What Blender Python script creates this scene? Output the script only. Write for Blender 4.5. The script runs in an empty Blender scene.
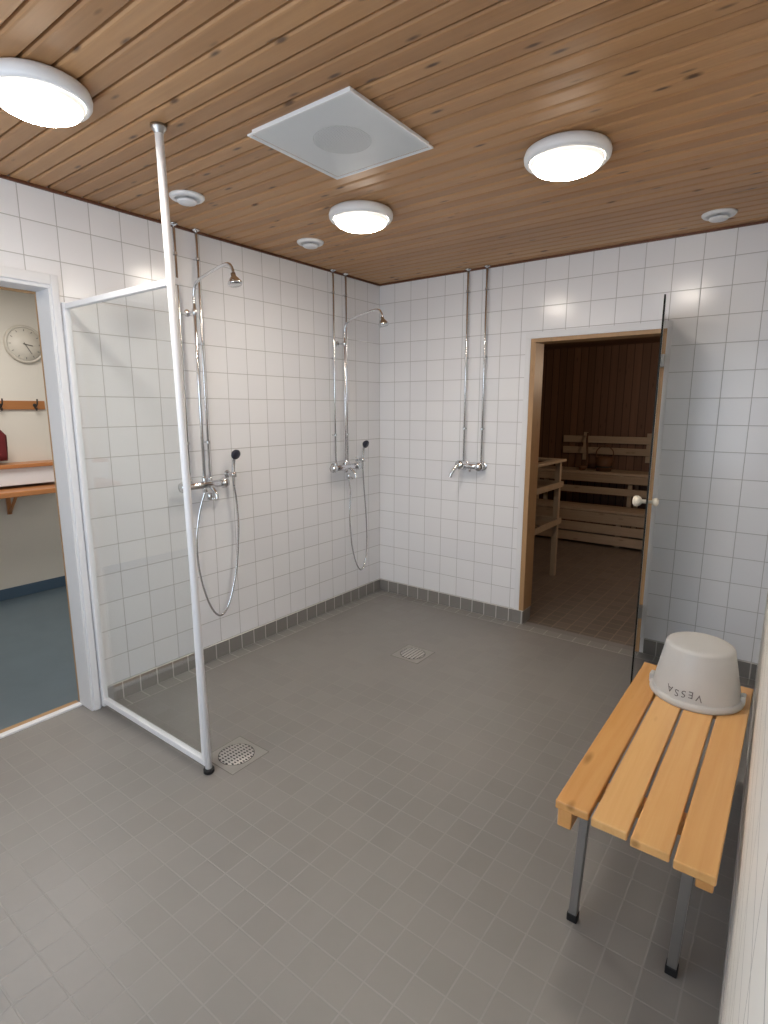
import bpy, bmesh, math, random
from mathutils import Vector, Matrix
random.seed(7)
scene=bpy.context.scene
COL=scene.collection

# ------------------------------------------------------------------ materials
def srgb(r,g,b):
    def c(v):
        v/=255.0
        return v/12.92 if v<=0.04045 else ((v+0.055)/1.055)**2.4
    return (c(r),c(g),c(b),1.0)
def newmat(name):
    m=bpy.data.materials.new(name); m.use_nodes=True
    nt=m.node_tree; b=nt.nodes['Principled BSDF']
    return m,nt,b
def simple(name,col,rough=0.5,metal=0.0,bump=0.0,bscale=200,var=0.0,spec=0.5):
    m,nt,b=newmat(name)
    b.inputs['Base Color'].default_value=col
    b.inputs['Roughness'].default_value=rough
    b.inputs['Metallic'].default_value=metal
    b.inputs['Specular IOR Level'].default_value=spec
    tc=nt.nodes.new('ShaderNodeTexCoord')
    n=nt.nodes.new('ShaderNodeTexNoise'); n.inputs['Scale'].default_value=bscale; n.inputs['Detail'].default_value=3
    nt.links.new(tc.outputs['Object'],n.inputs['Vector'])
    if bump>0:
        bp=nt.nodes.new('ShaderNodeBump'); bp.inputs['Strength'].default_value=bump; bp.inputs['Distance'].default_value=0.002
        nt.links.new(n.outputs['Fac'],bp.inputs['Height']); nt.links.new(bp.outputs['Normal'],b.inputs['Normal'])
    if var>0:
        n2=nt.nodes.new('ShaderNodeTexNoise'); n2.inputs['Scale'].default_value=6; n2.inputs['Detail'].default_value=5
        nt.links.new(tc.outputs['Object'],n2.inputs['Vector'])
        mx=nt.nodes.new('ShaderNodeMix'); mx.data_type='RGBA'
        mx.inputs['A'].default_value=tuple(c*(1-var) for c in col[:3])+(1,)
        mx.inputs['B'].default_value=tuple(min(1,c*(1+var)) for c in col[:3])+(1,)
        nt.links.new(n2.outputs['Fac'],mx.inputs['Factor']); nt.links.new(mx.outputs['Result'],b.inputs['Base Color'])
    return m
def tiles(name,axes,size,off,c1,c2,grout,mortar,rough,bumpd=0.002,stain=0.0,stain_col=None,stain_scale=1.5,size_v=None):
    m,nt,b=newmat(name); N=nt.nodes; L=nt.links
    tc=N.new('ShaderNodeTexCoord'); sp=N.new('ShaderNodeSeparateXYZ'); cb=N.new('ShaderNodeCombineXYZ')
    L.new(tc.outputs['Object'],sp.inputs[0])
    for i,a in enumerate(axes):
        ad=N.new('ShaderNodeMath'); ad.operation='ADD'; ad.inputs[1].default_value=off[i]+size*200
        L.new(sp.outputs[a],ad.inputs[0]); L.new(ad.outputs[0],cb.inputs[i])
    br=N.new('ShaderNodeTexBrick'); br.offset=0.0; br.squash=1.0
    br.inputs['Scale'].default_value=1.0; br.inputs['Brick Width'].default_value=size; br.inputs['Row Height'].default_value=size_v or size
    br.inputs['Mortar Size'].default_value=mortar; br.inputs['Mortar Smooth'].default_value=0.25; br.inputs['Bias'].default_value=0.0
    br.inputs['Color1'].default_value=c1; br.inputs['Color2'].default_value=c2; br.inputs['Mortar'].default_value=grout
    L.new(cb.outputs[0],br.inputs['Vector'])
    colout=br.outputs['Color']
    ns=N.new('ShaderNodeTexNoise'); ns.inputs['Scale'].default_value=stain_scale; ns.inputs['Detail'].default_value=6; ns.inputs['Roughness'].default_value=0.65
    L.new(tc.outputs['Object'],ns.inputs['Vector'])
    if stain>0:
        rp=N.new('ShaderNodeValToRGB'); rp.color_ramp.elements[0].position=0.40; rp.color_ramp.elements[1].position=0.72
        L.new(ns.outputs['Fac'],rp.inputs[0])
        ml=N.new('ShaderNodeMath'); ml.operation='MULTIPLY'; ml.inputs[1].default_value=stain
        L.new(rp.outputs[0],ml.inputs[0])
        mx=N.new('ShaderNodeMix'); mx.data_type='RGBA'; mx.inputs['B'].default_value=stain_col
        L.new(ml.outputs[0],mx.inputs['Factor']); L.new(colout,mx.inputs['A']); colout=mx.outputs['Result']
    L.new(colout,b.inputs['Base Color'])
    mr=N.new('ShaderNodeMapRange'); mr.inputs['To Min'].default_value=rough; mr.inputs['To Max'].default_value=0.8
    L.new(br.outputs['Fac'],mr.inputs['Value']); 
    ad=N.new('ShaderNodeMath'); ad.operation='MULTIPLY_ADD'; ad.inputs[1].default_value=0.16; ad.inputs[2].default_value=-0.08
    L.new(ns.outputs['Fac'],ad.inputs[0])
    a2=N.new('ShaderNodeMath'); a2.operation='ADD'; L.new(mr.outputs[0],a2.inputs[0]); L.new(ad.outputs[0],a2.inputs[1])
    L.new(a2.outputs[0],b.inputs['Roughness'])
    if bumpd>0:
        inv=N.new('ShaderNodeMath'); inv.operation='SUBTRACT'; inv.inputs[0].default_value=1.0; L.new(br.outputs['Fac'],inv.inputs[1])
        bp=N.new('ShaderNodeBump'); bp.inputs['Strength'].default_value=0.6; bp.inputs['Distance'].default_value=bumpd
        L.new(inv.outputs[0],bp.inputs['Height']); L.new(bp.outputs['Normal'],b.inputs['Normal'])
    return m
def wood(name,light,dark,axis,board=None,board_axis=None,rough=0.45,knots=0.5,contrast=1.0,grain=1.0,boff=0.0,groove=False,kscale=1.0,bvar=0.45):
    m,nt,b=newmat(name); N=nt.nodes; L=nt.links
    tc=N.new('ShaderNodeTexCoord'); sp=N.new('ShaderNodeSeparateXYZ'); L.new(tc.outputs['Object'],sp.inputs[0])
    oi=N.new('ShaderNodeObjectInfo')
    if board:
        dv=N.new('ShaderNodeMath'); dv.operation='MULTIPLY_ADD'; dv.inputs[1].default_value=1.0/board; dv.inputs[2].default_value=boff
        L.new(sp.outputs[board_axis],dv.inputs[0])
        fl=N.new('ShaderNodeMath'); fl.operation='FLOOR'; L.new(dv.outputs[0],fl.inputs[0])
        wn=N.new('ShaderNodeTexWhiteNoise'); wn.noise_dimensions='1D'; L.new(fl.outputs[0],wn.inputs['W'])
        brd=wn.outputs['Value']
        sc=N.new('ShaderNodeVectorMath'); sc.operation='SCALE'; sc.inputs['Scale'].default_value=7.0
        L.new(wn.outputs['Color'],sc.inputs[0])
    else:
        sc=N.new('ShaderNodeVectorMath'); sc.operation='SCALE'; L.new(oi.outputs['Random'],sc.inputs['Scale']); sc.inputs[0].default_value=(5,7,9)
        brd=oi.outputs['Random']
    av=N.new('ShaderNodeVectorMath'); av.operation='ADD'; L.new(tc.outputs['Object'],av.inputs[0]); L.new(sc.outputs[0],av.inputs[1])
    vec=av.outputs[0]
    mp=N.new('ShaderNodeMapping'); s=[38*grain]*3; s[axis]=1.6*grain; mp.inputs['Scale'].default_value=s
    L.new(vec,mp.inputs['Vector'])
    n=N.new('ShaderNodeTexNoise'); n.inputs['Scale'].default_value=1.0; n.inputs['Detail'].default_value=5; n.inputs['Roughness'].default_value=0.6; n.inputs['Distortion'].default_value=0.6
    L.new(mp.outputs[0],n.inputs['Vector'])
    mixf=N.new('ShaderNodeMath'); mixf.operation='MULTIPLY_ADD'; mixf.inputs[1].default_value=0.55*contrast; 
    L.new(n.outputs['Fac'],mixf.inputs[0])
    bb=N.new('ShaderNodeMath'); bb.operation='MULTIPLY'; bb.inputs[1].default_value=bvar*contrast; L.new(brd,bb.inputs[0]); L.new(bb.outputs[0],mixf.inputs[2])
    mx=N.new('ShaderNodeMix'); mx.data_type='RGBA'; mx.inputs['A'].default_value=light; mx.inputs['B'].default_value=dark
    L.new(mixf.outputs[0],mx.inputs['Factor'])
    out=mx.outputs['Result']
    if knots>0:
        mp2=N.new('ShaderNodeMapping'); s2=[14.0*kscale]*3; s2[axis]=4.2*kscale; mp2.inputs['Scale'].default_value=s2; L.new(vec,mp2.inputs['Vector'])
        vo=N.new('ShaderNodeTexVoronoi'); vo.inputs['Scale'].default_value=1.0; L.new(mp2.outputs[0],vo.inputs['Vector'])
        rp=N.new('ShaderNodeValToRGB'); rp.color_ramp.elements[0].position=0.06; rp.color_ramp.elements[0].color=(1,1,1,1); rp.color_ramp.elements[1].position=0.17; rp.color_ramp.elements[1].color=(0,0,0,1)
        L.new(vo.outputs['Distance'],rp.inputs[0])
        k=N.new('ShaderNodeMath'); k.operation='MULTIPLY'; k.inputs[1].default_value=knots; L.new(rp.outputs[0],k.inputs[0])
        m2=N.new('ShaderNodeMix'); m2.data_type='RGBA'; m2.inputs['B'].default_value=tuple(c*0.35 for c in dark[:3])+(1,)
        L.new(k.outputs[0],m2.inputs['Factor']); L.new(out,m2.inputs['A']); out=m2.outputs['Result']
    if groove:
        fr=N.new('ShaderNodeMath'); fr.operation='FRACT'; L.new(dv.outputs[0],fr.inputs[0])
        ab=N.new('ShaderNodeMath'); ab.operation='SUBTRACT'; ab.inputs[1].default_value=0.5; L.new(fr.outputs[0],ab.inputs[0])
        a3=N.new('ShaderNodeMath'); a3.operation='ABSOLUTE'; L.new(ab.outputs[0],a3.inputs[0])
        gr=N.new('ShaderNodeMapRange'); gr.inputs['From Min'].default_value=0.43; gr.inputs['From Max'].default_value=0.49; gr.inputs['To Min'].default_value=0; gr.inputs['To Max'].default_value=0.85
        L.new(a3.outputs[0],gr.inputs['Value'])
        m3=N.new('ShaderNodeMix'); m3.data_type='RGBA'; m3.inputs['B'].default_value=tuple(c*0.15 for c in dark[:3])+(1,)
        L.new(gr.outputs[0],m3.inputs['Factor']); L.new(out,m3.inputs['A']); out=m3.outputs['Result']
    L.new(out,b.inputs['Base Color']); b.inputs['Roughness'].default_value=rough
    bp=N.new('ShaderNodeBump'); bp.inputs['Strength'].default_value=0.25; bp.inputs['Distance'].default_value=0.001
    L.new(n.outputs['Fac'],bp.inputs['Height']); L.new(bp.outputs['Normal'],b.inputs['Normal'])
    return m
def glassmat(name,tint,refl=1.0):
    m=bpy.data.materials.new(name); m.use_nodes=True; nt=m.node_tree; N=nt.nodes; L=nt.links
    N.remove(N['Principled BSDF']); out=N['Material Output']
    t=N.new('ShaderNodeBsdfTransparent'); t.inputs[0].default_value=tint
    g=N.new('ShaderNodeBsdfGlossy'); g.inputs['Roughness'].default_value=0.02; g.inputs['Color'].default_value=(refl,refl,refl,1)
    lw=N.new('ShaderNodeLayerWeight'); lw.inputs['Blend'].default_value=0.5
    pw=N.new('ShaderNodeMath'); pw.operation='POWER'; pw.inputs[1].default_value=5.0; L.new(lw.outputs['Facing'],pw.inputs[0])
    ma=N.new('ShaderNodeMath'); ma.operation='MULTIPLY_ADD'; ma.inputs[1].default_value=0.9; ma.inputs[2].default_value=0.035; L.new(pw.outputs[0],ma.inputs[0])
    mx=N.new('ShaderNodeMixShader'); L.new(ma.outputs[0],mx.inputs[0]); L.new(t.outputs[0],mx.inputs[1]); L.new(g.outputs[0],mx.inputs[2]); L.new(mx.outputs[0],out.inputs[0])
    return m
LAMP=84.0
def lampmat(name):
    m,nt,b=newmat(name); N=nt.nodes; L=nt.links
    b.inputs['Base Color'].default_value=(0.8,0.8,0.78,1); b.inputs['Roughness'].default_value=0.3
    tc=N.new('ShaderNodeTexCoord'); sp=N.new('ShaderNodeSeparateXYZ'); L.new(tc.outputs['Object'],sp.inputs[0])
    mr=N.new('ShaderNodeMapRange'); mr.interpolation_type='SMOOTHSTEP'
    mr.inputs['From Min'].default_value=-0.058; mr.inputs['From Max'].default_value=-0.090; mr.inputs['To Min'].default_value=0.65; mr.inputs['To Max'].default_value=LAMP
    L.new(sp.outputs[2],mr.inputs['Value']); L.new(mr.outputs[0],b.inputs['Emission Strength'])
    b.inputs['Emission Color'].default_value=(1.0,0.90,0.78,1)
    return m
G=srgb(186,186,187)
M_tileL=tiles('white_wall_tile_side',(1,2),0.15,(0,-0.10),srgb(240,241,244),srgb(236,237,241),G,0.0021,0.20)
M_tileB=tiles('white_wall_tile_end',(0,2),0.15,(0,-0.10),srgb(240,241,244),srgb(236,237,241),G,0.0021,0.20)
M_tileR=tiles('cream_white_wall_tile',(1,2),0.30,(0.1,-0.10),srgb(232,228,220),srgb(231,227,219),srgb(158,153,147),0.0028,0.5,bumpd=0,size_v=0.15)
M_floor=tiles('grey_floor_tile',(0,1),0.10,(0.0,0.0),srgb(134,131,128),srgb(129,126,123),srgb(147,144,140),0.0027,0.40,0.001,0.4,srgb(145,141,137),2.2)
M_floorband=tiles('floor_tile_painted_reflection',(0,1),0.10,(0.0,0.0),srgb(143,140,137),srgb(137,134,131),srgb(182,179,175),0.0035,0.36,0.001)  # paler tile colour stands in for floor reflections near the walls
M_baseL=tiles('grey_skirting_tile_side',(1,2),0.10,(0,0),srgb(136,133,130),srgb(130,127,124),srgb(200,198,194),0.0035,0.3)
M_baseB=tiles('grey_skirting_tile_end',(0,2),0.10,(0,0),srgb(136,133,130),srgb(130,127,124),srgb(200,198,194),0.0035,0.3)
M_saunafloor=tiles('brown_sauna_floor_tile',(0,1),0.10,(0,0),srgb(116,104,94),srgb(102,91,82),srgb(152,140,126),0.0045,0.38,0.0012)
BW=0.076
M_ceil=wood('pine_ceiling_boards',srgb(198,154,108),srgb(138,98,62),0,board=BW,board_axis=1,rough=0.42,knots=1.0,contrast=1.1,bvar=0.35,kscale=1.25)
M_trimwood=wood('brown_ceiling_moulding',srgb(120,74,48),srgb(84,48,30),0,rough=0.5,knots=0)
M_jamb=wood('pine_door_jamb',srgb(186,150,108),srgb(150,112,74),2,rough=0.45,knots=0.3)
M_bench=wood('varnished_pine_slat',srgb(238,196,134),srgb(204,148,86),1,rough=0.27,knots=0.6,contrast=1.15,grain=0.9,kscale=0.8)
M_benchx=wood('varnished_pine_rail',srgb(222,170,108),srgb(190,134,76),1,rough=0.35,knots=0.2)
M_saunawall=wood('dark_sauna_panelling_end',srgb(136,100,76),srgb(92,66,48),2,board=0.09,board_axis=0,rough=0.6,knots=0.5,groove=True)
M_saunawallS=wood('dark_sauna_panelling_side',srgb(136,100,76),srgb(92,66,48),2,board=0.09,board_axis=1,rough=0.6,knots=0.5,groove=True)
M_saunabench=wood('pale_sauna_timber',srgb(204,184,158),srgb(150,128,102),0,rough=0.55,knots=0.4)
M_saunabenchv=wood('pale_sauna_timber_upright',srgb(204,184,158),srgb(150,128,102),2,rough=0.55,knots=0.4)
M_darkwood=wood('dark_pail_wood',srgb(120,84,56),srgb(84,56,36),2,rough=0.6,knots=0)
M_white=simple('white_painted_metal',srgb(234,235,238),0.35)
M_trimwhite=simple('white_painted_trim',srgb(228,229,232),0.45)
M_plastic=simple('white_plastic',srgb(234,235,237),0.4)
M_chrome=simple('chrome',(0.74,0.75,0.77,1),0.18,1.0)
M_steel=simple('brushed_steel',(0.42,0.42,0.42,1),0.35,1.0,bump=0.1)
M_black=simple('black_rubber',srgb(22,22,24),0.5)
M_darkblue=simple('dark_handle_plastic',srgb(38,40,56),0.35)
M_bucket=simple('grey_white_bucket_plastic',srgb(194,194,192),0.42,bump=0.2,bscale=40,var=0.08)
M_ink=simple('black_marker_ink',srgb(100,96,96),0.6,var=0.3)
M_paint=simple('off_white_wall_paint',srgb(219,214,204),0.7,bump=0.05)
M_vinyl=simple('blue_grey_vinyl',srgb(94,109,118),0.35,var=0.15)
M_blue=simple('blue_vinyl_skirting',srgb(72,94,114),0.45)
M_duct=simple('grey_duct',srgb(136,140,144),0.7)
M_gap=simple('dark_gap',srgb(40,39,38),0.8)
M_joint=simple('grey_joint',srgb(112,109,105),0.8)
M_stone=simple('dark_stove_stone',srgb(66,62,60),0.9,bump=0.8,bscale=30)
M_iron=simple('dark_stove_iron',srgb(40,38,38),0.5)
M_red=simple('red_cloth',srgb(100,28,32),0.9,bump=0.5,bscale=80,var=0.5)
M_clockface=simple('clock_face_white',srgb(222,216,204),0.5)
M_hand=simple('grey_clock_marks',srgb(116,112,106),0.5)
M_lamp=lampmat('lit_lamp_glass')
M_glass=glassmat('clear_screen_glass',(0.965,0.98,0.98,1))
M_smoke=glassmat('smoked_door_glass',(0.36,0.40,0.42,1))
M_glassedge=simple('dark_glass_edge',srgb(20,26,26),0.15)
M_knob=simple('pale_knob',srgb(222,214,198),0.4)

def dots(name,basecol,scale,rad,metal,alpha):
    m,nt,b=newmat(name); N=nt.nodes; L=nt.links
    b.inputs['Metallic'].default_value=metal; b.inputs['Roughness'].default_value=0.42
    tc=N.new('ShaderNodeTexCoord'); sc=N.new('ShaderNodeVectorMath'); sc.operation='MULTIPLY'; sc.inputs[1].default_value=scale
    L.new(tc.outputs['Object'],sc.inputs[0]); fr=N.new('ShaderNodeVectorMath'); fr.operation='FRACTION'
    ad=N.new('ShaderNodeVectorMath'); ad.operation='ADD'; ad.inputs[1].default_value=(100.5,100.5,100.5); L.new(sc.outputs[0],ad.inputs[0]); L.new(ad.outputs[0],fr.inputs[0])
    sb=N.new('ShaderNodeVectorMath'); sb.operation='SUBTRACT'; sb.inputs[1].default_value=(0.5,0.5,0.5); L.new(fr.outputs[0],sb.inputs[0])
    ml=N.new('ShaderNodeVectorMath'); ml.operation='MULTIPLY'; ml.inputs[1].default_value=(1,1,0); L.new(sb.outputs[0],ml.inputs[0])
    ln=N.new('ShaderNodeVectorMath'); ln.operation='LENGTH'; L.new(ml.outputs[0],ln.inputs[0])
    lt=N.new('ShaderNodeMath'); lt.operation='GREATER_THAN'; lt.inputs[1].default_value=rad; L.new(ln.outputs['Value'],lt.inputs[0])
    b.inputs['Base Color'].default_value=basecol
    if alpha: L.new(lt.outputs[0],b.inputs['Alpha'])
    else:
        mx=N.new('ShaderNodeMix'); mx.data_type='RGBA'; mx.inputs['A'].default_value=(0.03,0.03,0.03,1); mx.inputs['B'].default_value=basecol
        L.new(lt.outputs[0],mx.inputs['Factor']); L.new(mx.outputs['Result'],b.inputs['Base Color'])
    return m
M_perf=dots('perforated_vent_plate',srgb(226,231,234),(130,130,1),0.33,0.0,True)
M_grate=dots('steel_drain_grate',(0.50,0.49,0.47,1),(44.0,70.0,1),0.30,0.2,False)
M_drainplate=simple('drain_surround_plate',srgb(146,143,139),0.4,var=0.06)

# ------------------------------------------------------------------ mesh builder
def smooth_path(P,n=8):
    P=[Vector(p) for p in P]
    if len(P)<3: return P
    out=[]
    for i in range(len(P)-1):
        p0=P[i-1] if i>0 else P[i]*2-P[i+1]; p1=P[i]; p2=P[i+1]; p3=P[i+2] if i+2<len(P) else P[i+1]*2-P[i]
        for k in range(n):
            t=k/n
            out.append(0.5*((2*p1)+(p2-p0)*t+(2*p0-5*p1+4*p2-p3)*t*t+(3*p1-p0-3*p2+p3)*t**3))
    out.append(P[-1]); return out
class MB:
    def __init__(s): s.bm=bmesh.new()
    def box(s,lo,hi,rot=None,piv=None):
        lo=Vector(lo);hi=Vector(hi)
        V=[]
        for x in (lo.x,hi.x):
            for y in (lo.y,hi.y):
                for z in (lo.z,hi.z):
                    v=Vector((x,y,z))
                    if rot is not None:
                        c=Vector(piv) if piv is not None else (lo+hi)/2
                        v=c+rot@(v-c)
                    V.append(s.bm.verts.new(v))
        for f in ((0,1,3,2),(4,6,7,5),(0,4,5,1),(2,3,7,6),(0,2,6,4),(1,5,7,3)):
            s.bm.faces.new([V[i] for i in f])
        return s
    def lathe(s,prof,c=(0,0,0),axis=(0,0,1),seg=32,closed=False):
        ax=Vector(axis).normalized(); q=Vector((0,0,1)).rotation_difference(ax); c=Vector(c)
        rings=[]
        for r,h in prof:
            if r<1e-6: rings.append([s.bm.verts.new(c+q@Vector((0,0,h)))])
            else: rings.append([s.bm.verts.new(c+q@Vector((r*math.cos(2*math.pi*i/seg),r*math.sin(2*math.pi*i/seg),h))) for i in range(seg)])
        for a,b in zip(rings[:-1],rings[1:]):
            if len(a)==1 and len(b)==1: continue
            for i in range(seg):
                j=(i+1)%seg
                if len(a)==1: f=[a[0],b[i],b[j]]
                elif len(b)==1: f=[a[i],b[0],a[j]]
                else: f=[a[i],b[i],b[j],a[j]]
                fc=s.bm.faces.new(f); fc.smooth=True
        return s
    def cyl(s,p0,p1,r,r2=None,seg=20,bev=None):
        p0=Vector(p0);p1=Vector(p1); d=p1-p0; Ln=d.length; r2=r if r2 is None else r2
        b=min(r,r2)*0.15 if bev is None else bev
        b=min(b,Ln*0.3)
        pr=[(0,0),(max(r-b,1e-4),0),(r,b),(r2,Ln-b),(max(r2-b,1e-4),Ln),(0,Ln)]
        return s.lathe(pr,p0,d,seg)
    def tube(s,P,r,seg=10,smooth=True,n=8):
        P=smooth_path(P,n) if smooth else [Vector(p) for p in P]
        N=None; rings=[]
        for i,p in enumerate(P):
            t=(P[min(i+1,len(P)-1)]-P[max(i-1,0)]).normalized()
            if N is None:
                N=t.orthogonal().normalized()
            N=(N-t*N.dot(t)).normalized(); B=t.cross(N)
            rr=r[i] if isinstance(r,list) else r
            rings.append([s.bm.verts.new(p+(N*math.cos(2*math.pi*k/seg)+B*math.sin(2*math.pi*k/seg))*rr) for k in range(seg)])
        for a,b in zip(rings[:-1],rings[1:]):
            for i in range(seg):
                j=(i+1)%seg; f=s.bm.faces.new([a[i],a[j],b[j],b[i]]); f.smooth=True
        s.bm.faces.new(rings[0][::-1]); s.bm.faces.new(rings[-1])
        return s
    def sphere(s,c,r,sc=(1,1,1),seg=16):
        n=seg//2
        pr=[(r*math.sin(math.pi*i/n),-r*math.cos(math.pi*i/n)) for i in range(n+1)]
        before=set(s.bm.verts)
        s.lathe(pr,(0,0,0),(0,0,1),seg)
        for v in s.bm.verts:
            if v not in before: v.co=Vector((v.co.x*sc[0]+c[0],v.co.y*sc[1]+c[1],v.co.z*sc[2]+c[2]))
        return s
    def obj(s,name,mat,parent=None,origin=(0,0,0),bevel=0.0,**props):
        o=Vector(origin) if parent is None else parent[1]
        bmesh.ops.recalc_face_normals(s.bm,faces=s.bm.faces)
        for v in s.bm.verts: v.co-=o
        me=bpy.data.meshes.new(name); s.bm.to_mesh(me); s.bm.free(); me.materials.append(mat)
        ob=bpy.data.objects.new(name,me); COL.objects.link(ob)
        if parent is None: ob.location=o
        else: ob.parent=parent[0]
        if bevel>0:
            m=ob.modifiers.new('Bevel','BEVEL'); m.width=bevel; m.segments=2; m.limit_method='ANGLE'; m.angle_limit=math.radians(40)
        for k,v in props.items(): ob[k]=v
        return ob
def thing(name,origin,label,category,group=None):
    e=bpy.data.objects.new(name,None); e.empty_display_size=0.1; e.location=origin; COL.objects.link(e)
    e['label']=label; e['category']=category
    if group: e['group']=group
    return (e,Vector(origin))
def structure(mb,name,mat,**k):
    return mb.obj(name,mat,kind='structure',**k)
def copy_thing(e,loc,label=None):
    n=e.copy(); COL.objects.link(n); n.location=loc
    if label: n['label']=label
    for c in list(e.children):
        cc=c.copy(); COL.objects.link(cc); cc.parent=n
        for g in list(c.children):
            gg=g.copy(); COL.objects.link(gg); gg.parent=cc
    return n

H=2.5; YF=-4.3
def rx(y):
    return 2.732+(-y)*0.0270
# ------------------------------------------------------------------ room shell
structure(MB().box((-0.10,YF,-0.1),(2.95,0.06,0)),'floor',M_floor)
structure(MB().box((0.012,-2.40,-0.002),(0.10,-0.012,0.0006)).box((0.10,-0.10,-0.002),(2.72,-0.012,0.0006)),'floor_reflection_band',M_floorband)  # thin overlay carrying the painted reflections along left and back walls
def boards(name,x0,x1,y0,y1,z,w,mat,thick=0.05):
    mb=MB(); bm=mb.bm
    prof=[]; y=math.floor(y0/w)*w
    while y<y1+1e-6:
        prof+= [(y,z+0.016),(y+0.009,z+0.016),(y+0.010,z+0.006),(y+0.015,z+0.001),(y+0.020,z),(y+w-0.004,z),(y+w-0.001,z+0.003)]
        y+=w
    prof=[(min(max(a,y0),y1),b) for a,b in prof]
    A=[bm.verts.new((x0,a,b)) for a,b in prof]; B=[bm.verts.new((x1,a,b)) for a,b in prof]
    for i in range(len(prof)-1):
        if (prof[i][0]-prof[i+1][0])**2+(prof[i][1]-prof[i+1][1])**2<1e-12: continue
        bm.faces.new([A[i],A[i+1],B[i+1],B[i]])
    mb.box((x0,y0,z+0.018),(x1,y1,z+thick))
    return structure(mb,name,mat)
boards('ceiling',-0.1,2.95,YF,0.0,H,BW,M_ceil)

dy0,dy1,dz=-2.452,-3.40,2.09
structure(MB().box((-0.12,dy0,0),(0,0.10,H+0.01)).box((-0.12,dy1,dz),(0,dy0,H+0.01)).box((-0.12,YF,0),(0,dy1,H+0.01)),'wall_left',M_tileL)
sx0,sx1,sz=1.275,2.10,2.0
structure(MB().box((0,0,0),(sx0,0.12,H+0.01)).box((sx0,0,sz),(sx1,0.12,H+0.01)).box((sx1,0,0),(2.95,0.12,H+0.01)),'wall_back',M_tileB)
mb=MB(); bm=mb.bm
pts=[(rx(0),0),(rx(YF),YF),(2.99,YF),(2.99,0)]
lo=[bm.verts.new((a,b,0)) for a,b in pts]; hi=[bm.verts.new((a,b,H+0.01)) for a,b in pts]
bm.faces.new(lo); bm.faces.new(hi)
for i in range(4): bm.faces.new([lo[i],lo[(i+1)%4],hi[(i+1)%4],hi[i]])
structure(mb,'wall_right',M_tileR)
structure(MB().box((-0.12,YF-0.1,0),(2.99,YF,H+0.01)),'wall_front',M_tileB)
structure(MB().box((0,-2.40,0),(0.012,0,0.1)),'baseboard_left',M_baseL,bevel=0.003)
structure(MB().box((0,-0.012,0),(1.235,0,0.1)).box((2.125,-0.012,0),(2.73,0,0.1)),'baseboard_back',M_baseB,bevel=0.003)
mb=MB(); bm=mb.bm
pts=[(rx(0)-0.004,0),(rx(-4.2)-0.004,-4.2),(rx(-4.2)+0.004,-4.2),(rx(0)+0.004,0)]
lo=[bm.verts.new((a,b,0)) for a,b in pts]; hi=[bm.verts.new((a,b,0.1)) for a,b in pts]
bm.faces.new(lo); bm.faces.new(hi)
for i in range(4): bm.faces.new([lo[i],lo[(i+1)%4],hi[(i+1)%4],hi[i]])
structure(mb,'baseboard_right',M_baseL)
structure(MB().box((0,YF,H-0.012),(0.012,0,H)),'trim_1',M_trimwood)
structure(MB().box((0,-0.012,H-0.012),(2.74,0,H)),'trim_2',M_trimwood)
# dressing door frame
structure(MB().box((0,dy0-0.004,0),(0.016,-2.424,dz+0.045)).box((0,dy1,dz),(0.016,dy0-0.0045,dz+0.045)).box((0,dy1-0.06,0),(0.016,dy1-0.0005,dz+0.045)),'trim_3',M_trimwhite,bevel=0.003)
structure(MB().box((-0.125,dy0-0.016,0),(0.006,dy0+0.002,dz-0.016)).box((-0.125,dy1,dz-0.0155),(0.006,dy0+0.002,dz+0.002)).box((-0.125,dy1-0.002,0),(0.006,dy1+0.016,dz-0.016)),'trim_4',M_trimwhite,bevel=0.002)
structure(MB().box((-0.14,dy0-0.016,0.012),(-0.1255,dy0-0.002,dz-0.026)).box((-0.14,dy1+0.016,dz-0.0255),(-0.1255,dy0-0.002,dz-0.0065)),'trim_5',M_jamb,bevel=0.001)
structure(MB().box((-0.13,dy1,-0.002),(-0.095,dy0-0.0165,0.010)),'trim_6',M_trimwhite,bevel=0.003)
structure(MB().box((-0.165,dy1,-0.004),(-0.1305,dy0-0.0165,0.008)),'trim_7',M_jamb,bevel=0.002)
# sauna door frame
structure(MB().box((1.238,-0.008,0.10),(sx0,0,sz)).box((1.238,-0.008,sz+0.0005),(2.126,0,sz+0.04)).box((sx1,-0.008,0.10),(2.126,0,sz)),'trim_8',M_trimwhite,bevel=0.001)
structure(MB().box((sx0+0.0005,-0.006,0.10),(sx0+0.035,0.14,sz-0.0255)).box((sx0+0.0005,-0.006,sz-0.025),(sx1-0.0005,0.14,sz-0.0005)).box((sx1-0.02,-0.002,0.0),(sx1-0.0005,0.14,sz-0.0255)),'trim_9',M_jamb,bevel=0.001)
structure(MB().box((1.235,-0.012,0),(sx0+0.035,0.13,0.0995)),'baseboard_sauna',M_baseB,bevel=0.002)

# ------------------------------------------------------------------ dressing room shell
structure(MB().box((-2.4,-4.6,-0.1),(-0.10,-0.9,-0.001)),'floor_dressing',M_vinyl)
structure(MB().box((-2.4,-4.6,0),(-2.3,-0.9,H)),'wall_dressing_back',M_paint)
structure(MB().box((-2.3,-1.0,0),(-0.12,-0.9,H)),'wall_dressing_side',M_paint)
structure(MB().box((-2.3,-4.6,0),(-0.12,-4.5,H)),'wall_dressing_front',M_paint)
structure(MB().box((-2.4,-4.6,H),(-0.1,-0.9,H+0.08)),'ceiling_dressing',M_paint)
structure(MB().box((-2.3,-4.5,0),(-2.29,-1.0,0.09)),'baseboard_dressing',M_blue)

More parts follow.
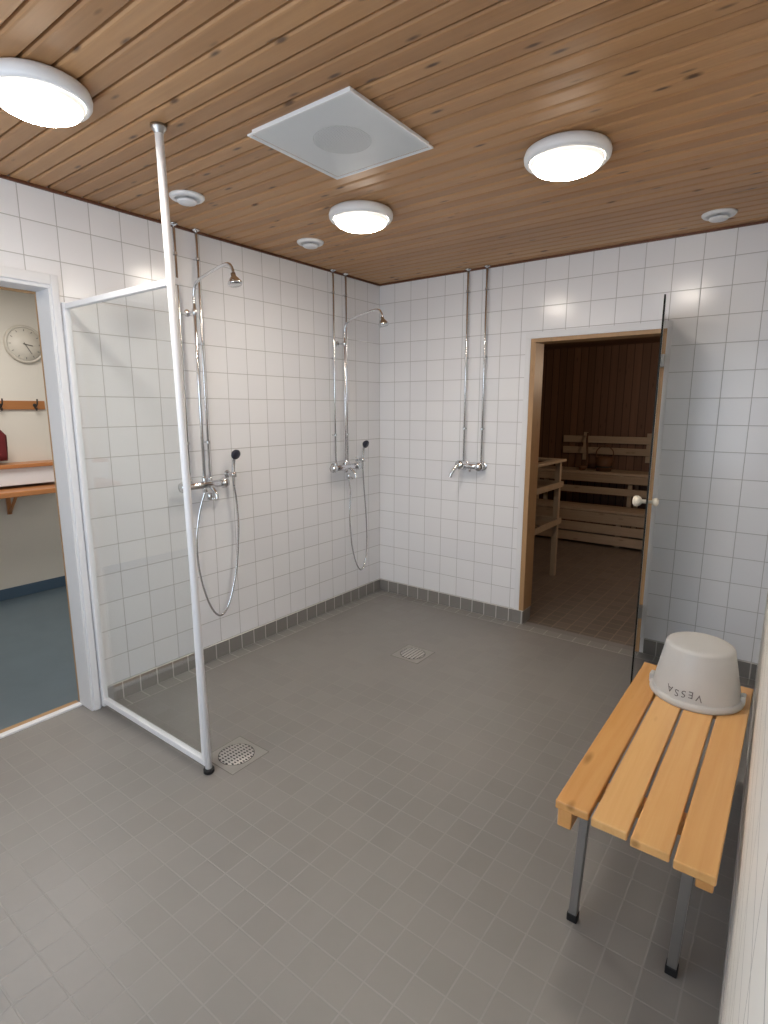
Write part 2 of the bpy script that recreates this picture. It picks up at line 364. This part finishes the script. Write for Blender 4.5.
# ------------------------------------------------------------------ sauna shell
structure(MB().box((-0.05,0.06,-0.1),(2.6,3.7,0)),'floor_sauna',M_saunafloor)
structure(MB().box((-0.1,3.6,0),(2.6,3.7,2.3)),'wall_sauna_back',M_saunawall)
structure(MB().box((-0.15,0.12,0),(-0.05,3.7,2.3)),'wall_sauna_left',M_saunawallS)
structure(MB().box((2.5,0.12,0),(2.6,3.7,2.3)),'wall_sauna_right',M_saunawallS)
structure(MB().box((-0.05,0.12,0),(sx0,0.135,2.3)).box((sx0,0.12,sz),(sx1,0.135,2.3)).box((sx1,0.12,0),(2.5,0.135,2.3)),'wall_sauna_front',M_saunawall)
structure(MB().box((-0.1,0.12,2.3),(2.6,3.7,2.36)),'ceiling_sauna',M_saunawallS)

# ------------------------------------------------------------------ ceiling lamps
def make_lamp(loc,label):
    t=thing('ceiling_lamp',loc,label,'lamp','round ceiling lamps')
    o=Vector(loc)
    MB().lathe([(0,0),(0.135,0),(0.153,-0.010),(0.158,-0.026),(0.156,-0.040),(0.149,-0.049),(0.140,-0.050),(0.135,-0.044),(0.10,-0.040),(0,-0.040)],o,seg=48).obj('base',M_plastic,t)
    MB().lathe([(0.134,-0.046),(0.131,-0.056),(0.118,-0.069),(0.094,-0.080),(0.057,-0.088),(0,-0.091)],o,seg=48).obj('lamp_shade',M_lamp,t,label='glowing warm white domed glass')
    return t
l0=make_lamp((0.940,-1.382,H),'round white ceiling lamp with glowing glass dome')
copy_thing(l0[0],(1.975,-1.430,H))
l1=copy_thing(l0[0],(0.846,-2.800,H)); l1.scale=(0.93,0.93,1.0)

# ------------------------------------------------------------------ round vents
def make_vent(loc,r,label):
    t=thing('ceiling_vent',loc,label,'vent','round ceiling vents'); o=Vector(loc)
    MB().lathe([(0,0),(r,0),(r,-0.006),(r*0.92,-0.013),(r*0.74,-0.016),(r*0.66,-0.010),(r*0.62,-0.002),(0,-0.002)],o,seg=36).obj('ring',M_plastic,t)
    MB().lathe([(0,-0.004),(r*0.1,-0.004),(r*0.1,-0.018),(r*0.55,-0.020),(r*0.57,-0.026),(r*0.5,-0.031),(0,-0.034)],o,seg=36).obj('disc',M_plastic,t)
    return t
v0=make_vent((0.415,-2.0,H),0.078,'round white disc valve vent in wooden ceiling')
copy_thing(v0[0],(0.37,-1.15,H)); copy_thing(v0[0],(2.34,-0.27,H))

# ------------------------------------------------------------------ square vent panel
cx,cy=1.362,-2.004
t=thing('exhaust_vent_panel',(cx,cy,H),'square perforated white exhaust vent panel on wooden ceiling','vent')
a=0.236
MB().box((cx-a,cy-a,2.479),(cx+a,cy-a+0.008,2.485)).box((cx-a,cy+a-0.008,2.479),(cx+a,cy+a,2.485)).box((cx-a,cy-a+0.0082,2.479),(cx-a+0.008,cy+a-0.0082,2.485)).box((cx+a-0.008,cy-a+0.0082,2.479),(cx+a,cy+a-0.0082,2.485)).obj('frame',M_plastic,t,bevel=0.001)
mb=MB(); vs=[mb.bm.verts.new(v) for v in ((cx-a+0.006,cy-a+0.006,2.480),(cx+a-0.006,cy-a+0.006,2.480),(cx+a-0.006,cy+a-0.006,2.480),(cx-a+0.006,cy+a-0.006,2.480))]; mb.bm.faces.new(vs)
mb.obj('perforated_plate',M_perf,t)
MB().box((cx-a+0.012,cy-a+0.012,2.487),(cx+a-0.012,cy+a-0.012,2.5)).obj('housing',M_plastic,t)
MB().lathe([(0,0),(0.105,0),(0.105,-0.002),(0,-0.002)],(cx,cy,2.4868),seg=40).obj('duct_opening',M_duct,t)

# ------------------------------------------------------------------ shower fixtures (left wall)
PR=0.0076
def shower(cy,label,dzz,hose,hy=0.25):
    t=thing('shower_fixture',(0,cy,1.11),label,'shower','wall showers')
    for s in (-0.068,0.068):
        mb=MB().cyl((0.03,cy+s,1.12),(0.03,cy+s,2.492),PR,seg=12)
        for z in (1.35,1.9,2.35): mb.cyl((0.0,cy+s,z),(0.03,cy+s,z),0.005,seg=8).lathe([(0.011,-0.007),(0.011,0.007)],(0.03,cy+s,z),seg=12)
        mb.lathe([(PR,0),(0.022,0),(0.022,-0.006),(PR,-0.012)],(0.03,cy+s,2.5),seg=20)
        mb.obj('supply_pipe',M_chrome,t)
    mb=MB().cyl((0.072,cy,1.13),(0.072,cy,2.10+dzz),0.0088,seg=12)
    mb.tube([(0.072,cy,2.09+dzz),(0.074,cy,2.15+dzz),(0.092,cy,2.195+dzz),(0.14,cy,2.222+dzz),(0.24,cy,2.245+dzz),(0.34,cy,2.262+dzz),(0.385,cy,2.258+dzz),(0.408,cy,2.23+dzz),(0.414,cy,2.205+dzz)],0.0082,seg=12)
    mb.cyl((0.0,cy,2.06+dzz),(0.072,cy,2.06+dzz),0.006,seg=10).cyl((0,cy,2.06+dzz),(0.008,cy,2.06+dzz),0.02,seg=20).cyl((0.072,cy,2.045+dzz),(0.072,cy,2.075+dzz),0.014,seg=16)
    mb.obj('riser_pipe',M_chrome,t)
    MB().lathe([(0,0.02),(0.012,0.018),(0.014,0.0),(0.022,-0.008),(0.036,-0.030),(0.037,-0.038),(0.033,-0.042),(0,-0.042)],(0.415,cy,2.195+dzz),axis=(-0.25,0,1),seg=28).obj('shower_head',M_chrome,t)
    mb=MB().cyl((0.072,cy-0.115,1.11),(0.072,cy+0.115,1.11),0.021,seg=24)
    for s in (-0.068,0.068):
        mb.cyl((0.0,cy+s,1.11),(0.006,cy+s,1.11),0.032,seg=24).cyl((0.0,cy+s,1.11),(0.07,cy+s,1.11),0.014,seg=16).cyl((0.03,cy+s,1.105),(0.03,cy+s,1.15),0.014,seg=12)
    mb.cyl((0.072,cy,1.11),(0.072,cy,1.16),0.014,seg=16).cyl((0.072,cy,1.11),(0.072,cy,1.07),0.016,seg=16)
    mb.obj('mixer_body',M_chrome,t)
    for s in (-1,1):
        mb=MB()
        mb.lathe([(0,0.0),(0.022,0.0),(0.026,0.006),(0.027,0.03),(0.024,0.042),(0,0.045)],(0.072,cy+s*0.115,1.11),axis=(0,s,0),seg=24)
        for k in range(8):
            an=k*math.pi/4; mb.cyl((0.072+0.025*math.cos(an),cy+s*0.12,1.11+0.025*math.sin(an)),(0.072+0.025*math.cos(an),cy+s*0.153,1.11+0.025*math.sin(an)),0.005,seg=6)
        mb.obj('control_knob',M_chrome,t)
    MB().tube([(0.085,cy+0.03,1.10),(0.11,cy+0.03,1.085),(0.135,cy+0.03,1.06),(0.14,cy+0.03,1.03)],0.010,seg=12).cyl((0.072,cy+0.03,1.06),(0.072,cy+0.03,1.02),0.016,seg=14).cyl((0.072,cy+0.03,1.035),(0.10,cy+0.05,1.02),0.006,seg=10).obj('spout',M_chrome,t)
    MB().cyl((0,cy+hy,1.15),(0.045,cy+hy,1.15),0.012,seg=14).cyl((0,cy+hy,1.15),(0.006,cy+hy,1.15),0.024,seg=20).lathe([(0.013,-0.014),(0.019,-0.014),(0.020,0.014),(0.013,0.014)],(0.06,cy+hy,1.15),seg=18).obj('holder',M_chrome,t)
    mb=MB().tube([(0.06,cy+hy,1.08),(0.06,cy+hy,1.15),(0.065,cy+hy,1.22),(0.078,cy+hy,1.265)],[0.008+0.003*min(1,i/8) for i in range(25)],seg=12)
    mb.obj('hand_shower_handle',M_chrome,t)
    MB().lathe([(0,-0.014),(0.016,-0.014),(0.029,0.0),(0.031,0.012),(0.027,0.018),(0,0.018)],(0.083,cy+hy,1.275),axis=(1,0.1,-0.35),seg=24).obj('hand_shower_head',M_darkblue,t,label='dark hand shower head')
    MB().tube([(0.072,cy+hose[0][0],hose[0][1])]+[(0.055,cy+a,b) for a,b in hose[1:-1]]+[(0.06,cy+hy,1.085)],0.0066,seg=8,n=10).obj('hose',M_chrome,t)
    return t
shower(-1.755,'chrome wall shower with long hanging hose near glass screen',0.0,[(0,1.075),(-0.035,0.95),(-0.065,0.78),(-0.055,0.58),(0.0,0.38),(0.07,0.295),(0.14,0.36),(0.205,0.56),(0.235,0.80),(0.232,0.97),(0.22,1.07)],0.215)
shower(-0.51,'chrome wall shower with short looped hose near room corner',-0.055,[(0.03,1.02),(0.065,0.90),(0.055,0.72),(0.075,0.50),(0.13,0.33),(0.19,0.265),(0.245,0.33),(0.265,0.50),(0.255,0.72),(0.232,0.93),(0.22,1.07)],0.215)

# back wall mixer tap
t=thing('shower_tap',(0.875,0,1.13),'chrome mixer tap with two tall supply pipes on white tile','shower tap')
for x in (0.803,0.948):
    mb=MB().cyl((x,-0.03,1.14),(x,-0.03,2.492),PR,seg=12)
    for z in (1.4,1.9,2.35): mb.cyl((x,0,z),(x,-0.03,z),0.005,seg=8).lathe([(0.011,-0.007),(0.011,0.007)],(x,-0.03,z),seg=12)
    mb.lathe([(PR,0),(0.022,0),(0.022,-0.006),(PR,-0.012)],(x,-0.03,2.5),seg=20)
    mb.obj('supply_pipe',M_chrome,t)
mb=MB().cyl((0.80,-0.065,1.13),(0.95,-0.065,1.13),0.021,seg=20)
for x in (0.803,0.948): mb.cyl((x,0,1.13),(x,-0.006,1.13),0.034,seg=24).cyl((x,0,1.13),(x,-0.07,1.13),0.016,seg=16).cyl((x,-0.03,1.12),(x,-0.03,1.16),0.014,seg=12)
mb.lathe([(0,0),(0.03,0),(0.032,0.015),(0.026,0.03),(0,0.034)],(0.948,-0.065,1.13),axis=(0.5,-1,0),seg=20)
mb.cyl((0.875,-0.065,1.13),(0.875,-0.065,1.09),0.011,seg=14)
mb.obj('mixer_body',M_chrome,t)
MB().lathe([(0,0),(0.032,0),(0.036,0.03),(0.028,0.050),(0,0.055)],(0.812,-0.06,1.13),axis=(-0.3,-1,0.3),seg=20).tube([(0.80,-0.105,1.135),(0.782,-0.125,1.110),(0.765,-0.14,1.075),(0.758,-0.145,1.05)],0.014,seg=10).obj('lever',M_chrome,t)

# ------------------------------------------------------------------ shower screen
Y=-2.405; px=0.905
t=thing('shower_screen',(px,Y,0),'white framed clear glass shower screen with ceiling pole','shower screen')
MB().cyl((px,Y,0.015),(px+0.003,Y-0.038,2.49),0.0145,seg=24).obj('pole',M_white,t)
MB().lathe([(0,0),(0.026,0),(0.026,-0.01),(0.019,-0.020),(0.0150,-0.028)],(px+0.003,Y-0.038,2.5),seg=28).obj('ceiling_flange',M_steel,t)
MB().cyl((px,Y,0.0),(px,Y,0.022),0.023,seg=24).cyl((px,Y,0.02),(px,Y,0.034),0.010,seg=16).obj('foot',M_black,t)
MB().box((0.036,Y-0.013,1.99),(px-0.010,Y+0.013,2.015)).obj('top_rail',M_white,t,bevel=0.003)
MB().box((0.036,Y-0.013,0.03),(px-0.010,Y+0.013,0.058)).obj('bottom_rail',M_white,t,bevel=0.003)
MB().box((0.002,Y-0.014,0.012),(0.034,Y+0.014,2.02)).obj('wall_profile',M_white,t,bevel=0.003)
MB().box((px-0.030,Y-0.012,0.06),(px-0.012,Y+0.006,1.988)).obj('side_profile',M_white,t,bevel=0.002)
MB().box((0.034,Y-0.003,0.058),(px-0.030,Y+0.003,1.99)).obj('glass_pane',M_glass,t)

# ------------------------------------------------------------------ sauna glass door
hx,hy2=2.088,-0.022; ang=math.atan2(-0.66,0.118); W=0.67
t=thing('sauna_glass_door',(hx,hy2,0),'open smoked glass sauna door with pale round knobs','door')
Rz=Matrix.Rotation(ang,3,'Z'); P=Vector((hx,hy2,0))
def dbox(mb,lo,hi): return mb.box(Vector(lo)+P,Vector(hi)+P,Rz,P)
dbox(MB(),(0.01,-0.004,0.04),(W-0.004,0.004,2.07)).obj('glass_pane',M_smoke,t)
dbox(dbox(MB(),(W-0.004,-0.0042,0.04),(W,0.0042,2.07)),(0.008,-0.0042,0.036),(W-0.0042,0.0042,0.0398)).obj('glass_edge',M_glassedge,t)
for z in (0.25,1.78): dbox(MB(),(-0.012,-0.014,z),(0.055,0.014,z+0.07)).obj('hinge',M_steel,t,bevel=0.002)
kp=P+Rz@Vector((W-0.055,0,1.075)); nrm=Rz@Vector((0,1,0))
for sgn,sc in ((1,0.75),(-1,1.0)):
    MB().lathe([(0,0),(0.011*sc,0),(0.010*sc,0.02*sc),(0.022*sc,0.028*sc),(0.029*sc,0.042*sc),(0.027*sc,0.056*sc),(0.015*sc,0.064*sc),(0,0.066*sc)],kp+nrm*sgn*0.004,axis=nrm*sgn,seg=24).obj('knob',M_knob,t,label='pale round door knob')

# ------------------------------------------------------------------ floor drains
def drain(loc,label,rot):
    t=thing('floor_drain',loc,label,'floor drain','floor drains'); o=Vector(loc)
    MB().box((loc[0]-0.1,loc[1]-0.1,-0.001),(loc[0]+0.1,loc[1]+0.1,0.002)).obj('surround',M_drainplate,t,bevel=0.001)
    MB().box((loc[0]-0.104,loc[1]-0.104,-0.001),(loc[0]+0.104,loc[1]+0.104,0.0008)).obj('joint',M_joint,t)
    MB().lathe([(0.0,0.001),(0.0,0.0026),(0.080,0.0026),(0.080,0.001)],o,seg=40).obj('recess',M_gap,t)
    MB().lathe([(0,0.0042),(0.0765,0.0042),(0.0775,0.0027),(0,0.0027)],o,seg=40).obj('grate',M_grate,t)
    t[0].rotation_euler=(0,0,rot)
drain((0.90,-2.255,0),'round steel grate in square surround beside the screen',0)
drain((0.95,-0.90,0),'round steel grate in square surround in open floor',0)

# ------------------------------------------------------------------ bench
bx0,bx1,by0,by1=2.348,2.750,-2.26,-1.165
t=thing('bench',((bx0+bx1)/2,(by0+by1)/2,0),'low varnished pine slatted bench with square steel legs','bench')
gap=0.010
sw=(bx1-bx0-3*gap)/4
for i in range(4):
    x=bx0+i*(sw+gap); e=-0.012*i
    MB().box((x,by0+e,0.424),(x+sw,by1,0.45)).obj('slat',M_bench,t,bevel=0.004)
for x in (bx0+0.006,bx1-0.046):
    MB().box((x,by0+0.008,0.366),(x+0.040,by1-0.02,0.4235)).obj('side_rail',M_benchx,t,bevel=0.004)
for y in (by0+0.16,by1-0.20):
    MB().box((bx0+0.047,y,0.376),(bx1-0.047,y+0.045,0.4235)).obj('crossbar',M_benchx,t,bevel=0.004)
for y in (by0+0.095,by1-0.125):
    for x in (bx0+0.062,bx1-0.066):
        lg=MB().box((x-0.0125,y-0.0125,0.02),(x+0.0125,y+0.0125,0.4235),Matrix.Rotation(0.04,3,'Y'),(x,y,0.42)).obj('leg',M_steel,t,bevel=0.002)
        xx=x-0.0165
        MB().box((xx-0.0155,y-0.0155,0.0),(xx+0.0155,y+0.0155,0.026)).obj('foot_cap',M_black,(lg,t[1]),bevel=0.003)

# ------------------------------------------------------------------ bucket (upside down)
bc=Vector((2.570,-1.345,0.45))
t=thing('bucket',bc,'upside-down pale grey plastic bucket with handwritten lettering on bench','bucket')
hb=0.215; r0,r1=0.152,0.112
prof=[(0.140,0.012),(r0,0.012),(r0-0.002,0.03),(r1+0.006,hb-0.018),(r1+0.002,hb-0.009),(r1-0.008,hb-0.003),(r1-0.03,hb),(0,hb+0.002),(0,hb-0.004),(r1-0.030,hb-0.008),(r0-0.012,0.012)]
MB().lathe(prof,bc,seg=56).obj('shell',M_bucket,t)
MB().lathe([(r0-0.012,0.0),(r0+0.007,0.0),(r0+0.010,0.004),(r0+0.010,0.018),(r0+0.005,0.024),(r0-0.002,0.026)],bc,seg=56).obj('rim',M_bucket,t)
for s in (-1,1):
    MB().box((bc.x+s*(r0+0.004)-0.008,bc.y-0.02,bc.z+0.008),(bc.x+s*(r0+0.004)+0.008,bc.y+0.02,bc.z+0.045)).obj('handle_lug',M_bucket,t,bevel=0.004)
cu=bpy.data.curves.new('lettering','FONT'); cu.body='VESSA'; cu.size=0.036; cu.align_x='CENTER'; cu.align_y='CENTER'; cu.space_character=1.4; cu.extrude=0.0; cu.resolution_u=4
tmp=bpy.data.objects.new('tmp_text',cu); COL.objects.link(tmp)
bpy.context.view_layer.update()
me=bpy.data.meshes.new_from_object(tmp.evaluated_get(bpy.context.evaluated_depsgraph_get()))
bpy.data.objects.remove(tmp)
bm=bmesh.new(); bm.from_mesh(me)
bmesh.ops.triangulate(bm,faces=bm.faces); bmesh.ops.subdivide_edges(bm,edges=[e for e in bm.edges if e.calc_length()>0.012],cuts=2)
a0=math.radians(-99)
za,zb=0.03,hb-0.018
for v in bm.verts:
    u,w=-v.co.x,-v.co.y
    z=0.054+w+0.004*math.sin(u*70)
    rad=(r0-0.002)+(r1+0.006-(r0-0.002))*((z-za)/(zb-za))+0.0012
    an=a0+u/rad
    v.co=Vector((rad*math.cos(an),rad*math.sin(an),z))
bm.to_mesh(me); bm.free(); me.name='lettering'; me.materials.clear(); me.materials.append(M_ink)
lo=bpy.data.objects.new('lettering',me); COL.objects.link(lo); lo.parent=t[0]; lo['label']='black handwritten capital letters'

# ------------------------------------------------------------------ sauna furniture
def bench2(x0,x1,y0,y1,z,label,fascia=(),xs=None):
    t=thing('sauna_bench',((x0+x1)/2,(y0+y1)/2,0),label,'sauna bench')
    n=max(3,int((y1-y0)/0.10)); w=(y1-y0)/n
    for i in range(n):
        MB().box((x0,y0+i*w,z-0.028),(x1,y0+(i+1)*w-0.015,z)).obj('slat',M_saunabench,t,bevel=0.004)
    for x in (x0+0.05,(x0+x1)/2,x1-0.10):
        MB().box((x,y0+0.03,z-0.10),(x+0.045,y1-0.03,z-0.029)).obj('crossbar',M_saunabenchv,t)
        MB().box((x,y0+0.03,0),(x+0.045,y0+0.075,z-0.101)).obj('leg',M_saunabenchv,t)
        MB().box((x,y1-0.075,0),(x+0.045,y1-0.03,z-0.101)).obj('leg',M_saunabenchv,t)
    for a,b in fascia:
        MB().box((x0,y0+0.002,a),(x1,y0+0.026,b)).obj('front_board',M_saunabench,t,bevel=0.003)
    return t
bench2(0.05,2.4,2.72,3.10,0.42,'lower pale pine slatted sauna bench with boarded front',fascia=((0.03,0.13),(0.15,0.25),(0.27,0.385)))
bench2(0.05,2.4,3.13,3.55,0.80,'upper pale pine slatted sauna bench against dark panelling',fascia=((0.68,0.768),(0.54,0.62)))
t=thing('sauna_backrest',(1.3,3.6,1.12),'pale pine slatted backrest on dark sauna wall','backrest')  # backrest of the upper bench, fixed to the wall
for z in (0.98,1.12): MB().box((0.3,3.555,z),(2.3,3.575,z+0.085)).obj('slat',M_saunabench,t,bevel=0.003)
for x in (0.55,1.3,2.0): MB().box((x,3.5755,0.90),(x+0.05,3.601,1.25)).obj('batten',M_saunabenchv,t)
# pail and ladle on upper bench
pc=Vector((0.90,3.30,0.801))
t=thing('sauna_pail',pc,'small dark wooden water pail standing on sauna bench','pail')
MB().lathe([(0,0),(0.085,0),(0.105,0.17),(0.097,0.17),(0.079,0.012),(0,0.012)],pc,seg=32).obj('body',M_darkwood,t)
MB().lathe([(0.0915,0.045),(0.0935,0.045),(0.0955,0.062),(0.0935,0.062)],pc,seg=32).obj('hoop',M_iron,t)
MB().tube([pc+Vector((-0.10,0,0.16)),pc+Vector((-0.09,0,0.25)),pc+Vector((0,0,0.31)),pc+Vector((0.09,0,0.25)),pc+Vector((0.10,0,0.16))],0.007,seg=8).obj('handle',M_darkwood,t)
lc=Vector((0.66,3.26,0.801))
t=thing('sauna_ladle',lc,'long handled dark wooden ladle leaning on sauna bench','ladle')
MB().lathe([(0,0.0),(0.035,0.004),(0.05,0.03),(0.052,0.055),(0.046,0.055),(0.042,0.03),(0,0.012)],lc,seg=24).obj('bowl',M_darkwood,t)
MB().tube([lc+Vector((0.045,0,0.045)),lc+Vector((0.02,0.08,0.22)),lc+Vector((-0.02,0.17,0.36)),lc+Vector((-0.03,0.22,0.44))],0.011,seg=8).obj('handle',M_darkwood,t)
t=thing('stove_guard',(0.8,0.95,0),'pale wooden guard railing round the sauna stove','guard railing')
gx0,gx1,gy0,gy1=0.30,1.07,0.55,1.33
for x,y in ((gx1-0.045,gy0),(gx1-0.045,gy1-0.045),(gx0,gy0),(gx0,gy1-0.045)):
    MB().box((x,y,0),(x+0.045,y+0.045,1.07)).obj('post',M_saunabenchv,t,bevel=0.003)
for z in (0.50,0.84):
    MB().box((gx1,gy0-0.02,z),(gx1+0.018,gy1+0.02,z+0.05)).obj('side_rail',M_saunabenchv,t,bevel=0.003)
    MB().box((gx0,gy1,z),(gx1-0.002,gy1+0.018,z+0.05)).obj('cross_rail',M_saunabench,t,bevel=0.003)
for lo_,hi_ in (((gx0,gy0-0.03,1.072),(gx1+0.03,gy0+0.06,1.094)),((gx0,gy1-0.05,1.072),(gx1+0.03,gy1+0.03,1.094)),((gx1-0.05,gy0+0.061,1.072),(gx1+0.03,gy1-0.051,1.094))):
    MB().box(lo_,hi_).obj('top_rail',M_saunabench,t,bevel=0.003)
t=thing('sauna_stove',(0.65,0.95,0),'dark iron sauna stove filled with stones','stove')
MB().box((0.42,0.72,0.12),(0.90,1.18,0.72)).obj('body',M_iron,t,bevel=0.01)
for x in (0.45,0.82):
    for y in (0.75,1.10): MB().box((x,y,0),(x+0.05,y+0.05,0.12)).obj('leg',M_iron,t)
mb=MB()
for i in range(40):
    mb.sphere((random.uniform(0.47,0.85),random.uniform(0.77,1.13),0.72+random.uniform(0,0.06)),random.uniform(0.035,0.055),(1,random.uniform(.7,1),random.uniform(.6,.9)),8)
mb.obj('stones',M_stone,t,kind='stuff')

# ------------------------------------------------------------------ dressing room furniture
WX=-2.3
t=thing('wall_clock',(WX,-1.70,2.05),'round white wall clock with thin rim','clock')
MB().lathe([(0,-0.002),(0.145,-0.002),(0.148,0.012),(0.145,0.030),(0.134,0.034),(0.128,0.024)],(WX,-1.70,2.05),axis=(1,0,0),seg=40).obj('rim',simple('clock_rim',srgb(206,200,188),0.4),t)
MB().lathe([(0,0.022),(0.13,0.022),(0.13,0.010),(0,0.010)],(WX,-1.70,2.05),axis=(1,0,0),seg=40).obj('face',M_clockface,t)
for k in range(12):
    a=k*math.pi/6; c=Vector((WX+0.0235,-1.70+0.108*math.sin(a),2.05+0.108*math.cos(a)))
    MB().box(c-Vector((0.0012,0.002,0.007)),c+Vector((0.0012,0.002,0.007)),Matrix.Rotation(-a,3,'X'),c).obj('hour_mark',M_hand,t)
def hand(a,l,w,nm):
    c=Vector((WX+0.027,-1.70,2.05)); MB().box(c+Vector((-0.001,-w,-0.015)),c+Vector((0.001,w,l)),Matrix.Rotation(-a,3,'X'),c).obj(nm,M_hand,t)
hand(math.radians(150),0.085,0.0025,'minute_hand'); hand(math.radians(100),0.055,0.0035,'hour_hand')
t=thing('coat_rack',(WX,-2.2,1.57),'pine wall board with dark metal coat hooks','coat rack')
MB().box((WX-0.003,-3.4,1.535),(WX+0.02,-1.60,1.605)).obj('board',wood('rack_pine',srgb(190,132,78),srgb(154,98,54),1,knots=0.2),t,bevel=0.004)
for y in (-3.1,-2.8,-2.5,-2.2,-1.93,-1.68):
    MB().tube([(WX+0.02,y,1.555),(WX+0.05,y,1.56),(WX+0.075,y,1.585),(WX+0.08,y,1.62)],0.006,seg=8).tube([(WX+0.02,y,1.56),(WX+0.04,y,1.535),(WX+0.055,y,1.53),(WX+0.062,y,1.55)],0.005,seg=8).cyl((WX+0.02,y,1.57),(WX+0.025,y,1.57),0.014,seg=12).obj('hook',M_iron,t)
M_counter=wood('orange_pine_counter',srgb(200,140,88),srgb(170,106,60),1,rough=0.35,knots=0.3)
t=thing('wall_shelf',(WX,-2.3,0.88),'orange pine wall shelf on angled wooden brackets','shelf')
MB().box((WX,-3.6,0.885),(WX+0.40,-1.56,0.925)).obj('board',M_counter,t,bevel=0.006)
for y in (-1.95,-2.9):
    MB().box((WX,y-0.014,0.70),(WX+0.022,y+0.014,0.854)).box((WX,y-0.014,0.855),(WX+0.20,y+0.014,0.884)).tube([(WX+0.015,y,0.71),(WX+0.18,y,0.862)],0.012,smooth=False,seg=8).obj('bracket',M_counter,t)
t=thing('wall_ledge',(WX,-2.3,1.08),'narrow orange pine ledge with white panel beneath','shelf')
MB().box((WX,-3.6,1.085),(WX+0.22,-1.58,1.115)).obj('board',M_counter,t,bevel=0.005)
MB().box((WX,-3.6,0.95),(WX+0.19,-1.60,1.084)).obj('panel',M_trimwhite,t,bevel=0.003)
gy,gx=-2.13,WX+0.145
t=thing('hanging_garment',(gx,gy,1.58),'dark red patterned garment hanging on coat hook','clothing')
mb=MB(); bm=mb.bm; rings=[]
for i in range(9):
    z=1.53-i*0.048; w=0.02+0.14*min(1,i/4); d=0.012+0.030*min(1,i/3); ring=[]
    for k in range(24):
        a=2*math.pi*k/24; f=1+0.12*math.sin(5*a+i*0.3)
        ring.append(bm.verts.new((gx+d*math.cos(a)*f,gy+w*math.sin(a)*f,z)))
    rings.append(ring)
for a,b in zip(rings[:-1],rings[1:]):
    for k in range(24):
        f=bm.faces.new([a[k],a[(k+1)%24],b[(k+1)%24],b[k]]); f.smooth=True
bm.faces.new(rings[0]); bm.faces.new(rings[-1])
mb.obj('cloth',M_red,t)

# ------------------------------------------------------------------ lights
def area(name,loc,rot,size,power,col,sy=None):
    l=bpy.data.lights.new(name,'AREA'); l.energy=power; l.color=col; l.size=size
    if sy: l.shape='RECTANGLE'; l.size_y=sy
    o=bpy.data.objects.new(name,l); o.location=loc; o.rotation_euler=rot; COL.objects.link(o); return o
area('dressing_light',(-1.2,-2.4,2.45),(0,0,0),0.8,25,(1.0,0.95,0.89))
area('rear_fill_light',(1.4,-4.2,1.5),(math.radians(90),0,0),2.0,28,(0.76,0.87,1.0),1.4)  # added cool fill from behind the camera, no window modelled
pl=bpy.data.lights.new('sauna_light','POINT'); pl.energy=18; pl.color=(1.0,0.80,0.60); pl.shadow_soft_size=0.08
po=bpy.data.objects.new('sauna_light',pl); po.location=(2.2,1.6,1.9); COL.objects.link(po)

w=bpy.data.worlds.new('World'); scene.world=w; w.use_nodes=True
w.node_tree.nodes['Background'].inputs[0].default_value=(0.6,0.65,0.7,1); w.node_tree.nodes['Background'].inputs[1].default_value=0.3

# ------------------------------------------------------------------ camera
cam=bpy.data.cameras.new('Camera'); co=bpy.data.objects.new('Camera',cam); COL.objects.link(co)
cam.sensor_fit='VERTICAL'; cam.sensor_height=24; cam.lens=555.6/1024*24; cam.clip_start=0.005
co.location=(2.80,-3.674,1.541); co.rotation_euler=(math.pi/2-0.1836,0,0.6434)
scene.camera=co
scene.view_settings.view_transform='Standard'
scene.view_settings.look='None'
scene.view_settings.exposure=0.08
